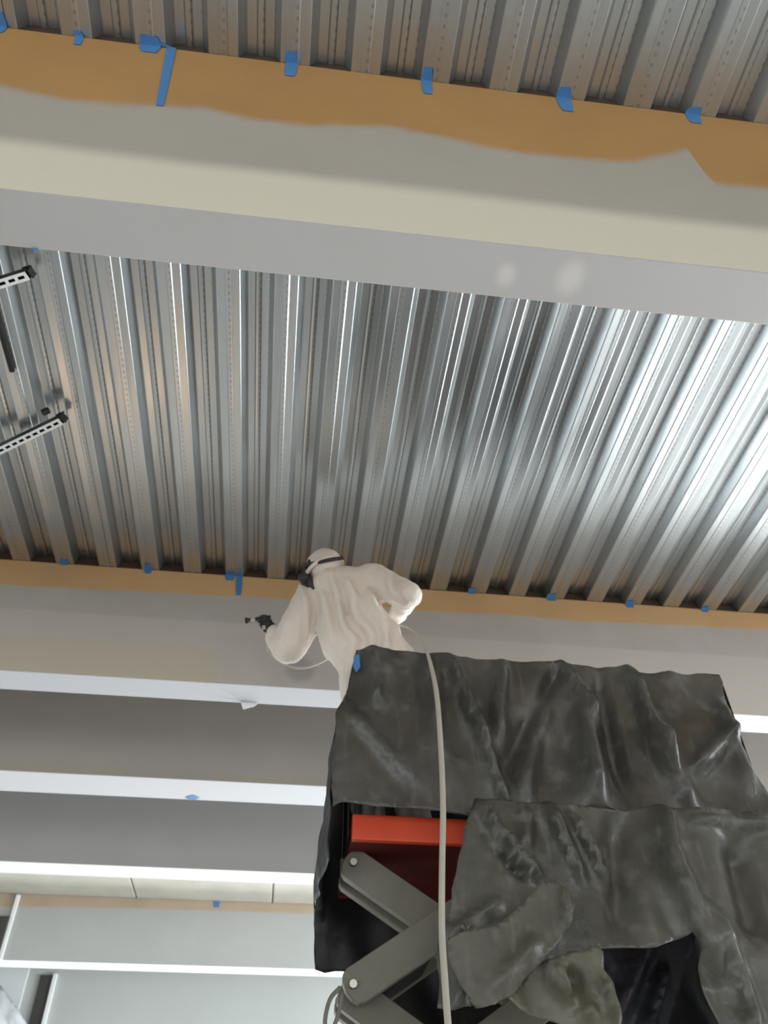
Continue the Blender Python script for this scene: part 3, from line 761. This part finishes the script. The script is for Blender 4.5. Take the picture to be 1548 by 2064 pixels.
# ------------------------------------------------------------------ tapes
def tape(px, pyt, pyb, wpx, k, label, px2=None, group=None):
    """Strip stuck to the deck rib, bent at the corner and down the beam face."""
    Y, _, _ = B[k]; px2 = px2 or px
    up_ = PZ(px2, pyt, HD); dn = P(px, pyb, Y); sc_ = (P(px+1, pyb, Y)-dn).length*wpx/2
    up_.y = min(up_.y, Y-.01); dn.z = min(dn.z, DECKZ-.012)
    th = .0025; bm = bmesh.new(); rows = []
    cx = (up_.x+dn.x)/2
    sec = [(up_.x, up_.y, DECKZ-.001, .8), ((cx+up_.x)/2, (Y+up_.y)/2, DECKZ-.0012, 1), (cx, Y-.003, DECKZ-.003, 1), (cx+(dn.x-cx)*.6, Y-.0015, DECKZ+(dn.z-DECKZ)*.6, .95), (dn.x, Y-.0015, dn.z, .7)]
    for i, (x, y, z, wf) in enumerate(sec):
        nn = Vector((0, 0, -1)) if i < 2 else (Vector((0, -.7, -.7)) if i == 2 else Vector((0, -1, 0)))
        rows.append([bm.verts.new(Vector((x+s*sc_*wf+random.uniform(-.1, .1)*sc_, y, z))+nn*o_) for s, o_ in ((-1, 0), (1, 0), (1, th), (-1, th))])
    for a, b in zip(rows, rows[1:]):
        for j in range(4): bm.faces.new((a[j], a[(j+1) % 4], b[(j+1) % 4], b[j]))
    bm.faces.new(rows[0]); bm.faces.new(rows[-1][::-1])
    o = obj('masking_tape', bm, M['tape']); tag(o, label, 'tape', group or ('blue tapes on the nearest beam' if k == 1 else 'blue tapes on the second beam'))
    return o
t1 = 'blue tape on top of the nearest beam, '
tape(155, 62, 91, 17, 1, t1+'short piece left of the long strip')
tape(300, 72, 106, 42, 1, t1+'wide piece above the long strip')
tape(322, 84, 214, 20, 1, t1+'the one long strip hanging down', 316)
tape(584, 104, 154, 24, 1, t1+'first short piece right of the long strip', 588)
tape(862, 136, 190, 20, 1, t1+'second short piece right of the long strip', 864)
tape(1144, 177, 225, 26, 1, t1+'third short piece right of the long strip', 1141)
tape(1404, 217, 249, 26, 1, t1+'rightmost piece near the stepped primer')
tape(-2, 22, 66, 18, 1, t1+'piece cut by the left picture edge')
t2 = 'blue tape on top of the second beam, '
tape(128, 1128, 1139, 16, 2, t2+'leftmost dot')
tape(297, 1136, 1156, 15, 2, t2+'dot between the leftmost dot and the strip')
tape(463, 1156, 1170, 18, 2, t2+'small patch beside the strip')
tape(481, 1160, 1200, 13, 2, t2+'short hanging strip left of the worker', 478)
tape(952, 1185, 1197, 15, 2, t2+'first dot right of the worker')
tape(1112, 1197, 1211, 18, 2, t2+'second dot right of the worker')
tape(1271, 1211, 1225, 16, 2, t2+'third dot right of the worker')
tape(1422, 1223, 1234, 13, 2, t2+'rightmost dot')
def patch(name, outline, Y, mat, label, cat, off=.002, th=.002):
    bm = bmesh.new(); a = [bm.verts.new(P(x, y, Y)-Vector((0, off, 0))) for x, y in outline]; b = [bm.verts.new(v.co-Vector((0, th, 0))) for v in a]
    bm.faces.new(a); bm.faces.new(b[::-1])
    for k in range(len(a)): bm.faces.new((a[k], a[(k+1) % len(a)], b[(k+1) % len(b)], b[k]))
    return tag(obj(name, bm, mat), label, cat)
def soffit_patch(outline, Z, label, mat=None):
    bm = bmesh.new(); a = [bm.verts.new(PZ(x, y, Z)-Vector((0, 0, .0015))) for x, y in outline]; b = [bm.verts.new(v.co-Vector((0, 0, .002))) for v in a]
    bm.faces.new(a); bm.faces.new(b[::-1])
    for k in range(len(a)): bm.faces.new((a[k], a[(k+1) % len(a)], b[(k+1) % len(b)], b[k]))
    return tag(obj('masking_tape', bm, mat or M['tape']), label, 'tape')
soffit_patch([(374, 1606), (390, 1602), (402, 1607), (392, 1612), (380, 1612)], B[3][2], 'blue tape scrap on the white soffit of the third beam')
patch('masking_tape', [(431, 1815), (443, 1815), (442, 1829), (431, 1829)], B[5][0], M['tape'], 'blue tape dab at the top of the last beam under the pale panels', 'tape')
soffit_patch([(66, 499), (77, 500), (78, 504), (67, 503)], B[1][2], 'tiny blue tape scrap on the soffit edge of the nearest beam')
patch('masking_tape', [(713, 1322), (724, 1320), (726, 1345), (718, 1356), (712, 1345)], YF-.075, M['tape'], 'blue tape binding the upper left corner of the plastic on the lift', 'tape')
patch('masking_tape', [(484, 1412), (525, 1414), (512, 1424), (490, 1430)], B[2][1]-.01, M['strut'], 'white tape scrap hanging from the far edge of the second beam', 'tape', .0)

# ------------------------------------------------------------------ slotted channels hung from the deck at the left
def strut(a, b, label, group, length=2.2):
    """Slotted strut channel from the free end a towards b, with end bracket and threaded rod."""
    a, b = Vector(a), Vector(b); t = (b-a); t.z = 0; t.normalize(); s = Vector((-t.y, t.x, 0)); L = length
    root = thing('strut_channel', label, 'channel', a, group)
    bm = bmesh.new()
    def bx(l0, l1, s0, s1, z0, z1):
        vs = [bm.verts.new(a+t*l+s*w_+Vector((0, 0, z))) for l in (l0, l1) for w_ in (s0, s1) for z in (z0, z1)]
        for f in ((0, 1, 3, 2), (4, 6, 7, 5), (0, 4, 5, 1), (2, 3, 7, 6), (0, 2, 6, 4), (1, 5, 7, 3)): bm.faces.new([vs[i] for i in f])
    w_ = .024
    bx(0, L, -w_, -.009, 0, .003); bx(0, L, .009, w_, 0, .003)
    l = 0
    while l < L: bx(l, min(L, l+.018), -.009, .009, .0002, .0028); l += .056
    obj('slotted_web', bm, M['strut'], root)
    bm = bmesh.new(); bx(0, L, -w_, -w_+.003, .0032, .041); bx(0, L, w_-.003, w_, .0032, .041); bx(0, L, -w_, -.011, .041, .044); bx(0, L, .011, w_, .041, .044)
    obj('channel_side', bm, M['dark'], root)
    bm = bmesh.new(); bx(-.02, .03, -.028, .028, .045, .052); bx(-.02, -.014, -.024, .024, .004, .045)
    obj('end_bracket', bm, M['dark'], root)
    for l in (.0, 1.7):
        p = a+t*(l+.01); obj('threaded_rod', tube([p+Vector((0, 0, .05)), Vector((p.x, p.y, DECKZ-.003))], .006, 8), M['dark'], root)
    return root
zc = HD-.10
strut(PZ(55, 556, zc), PZ(0, 573, zc), 'white slotted channel at the left edge, upper one under the beam', 'slotted channels hung from the deck')
strut(PZ(122, 850, zc), PZ(0, 909, zc), 'white slotted channel at the left edge, lower one with dark end bracket', 'slotted channels hung from the deck')
c0, c1_ = PZ(-4, 600, HD-.02), PZ(24, 748, HD-.02)
tag(obj('conduit', tube([(c1_.x-.02, B[1][1]+.02, DECKZ-.018), (c1_.x, c1_.y, DECKZ-.018)], .016, 10), M['dark'], smooth=True), 'short dark pipe lying along a deck rib at the left edge', 'pipe')
jb = bmesh.new(); q = PZ(85, 832, zc+.05)
add_tube(jb, [q, q+Vector((.03, .0, .03))], .02, 8); tag(obj('beam_clamp', jb, M['dark']), 'small dark clamp beside the end of the lower slotted channel', 'clamp')

# ------------------------------------------------------------------ milky plastic at the lower left corner
pl = cloth('plastic_curtain', [(-60, 1955), (5, 1990), (35, 2030), (60, 2075), (110, 2250), (-200, 2250), (-200, 1960)], WALL_F-.45, M['poly'], [(0, 1995, 40, 2064, .06, .06), (-30, 2000, 0, 2100, .06, .05)], noise_amp=.08, cell=.09, seed=41)
tag(pl, 'milky plastic curtain in the lower left corner in front of the white wall', 'curtain')

# ------------------------------------------------------------------ site lamps and timber out of frame
def work_light(loc, aim, power, size, col, label):
    root = thing('work_light', label, 'lamp', (loc[0], loc[1], 0), 'work lights on the floor')
    z = loc[2]; d = (Vector(aim)-Vector(loc)).normalized(); qd = d.to_track_quat('-Z', 'Y').to_matrix()
    for k in range(3):
        a = k*2.094+.3; obj('leg', tube([(loc[0], loc[1], z*.55), (loc[0]+.4*math.cos(a), loc[1]+.4*math.sin(a), .012)], .012, 8), M['dark'], root)
    obj('pole', tube([(loc[0], loc[1], z*.3), (loc[0], loc[1], z-.1)], .015, 8), M['dark'], root)
    bm = bmesh.new(); bmesh.ops.create_cube(bm, size=1)
    for v in bm.verts: v.co = qd @ Vector((v.co.x*(size+.06), v.co.y*(size+.06), v.co.z*.08+.06)) + Vector(loc)
    obj('lamp_head', bm, M['dark'], root)
    lo = area('work_light_glow', Vector(loc), d, size, size, power, col)
    return root
work_light((-2.35, 6.7, 1.0), (-1.9, 5.5, 5.5), 8, .5, (1, .62, .32), 'warm halogen work light on a tripod left of the lift')
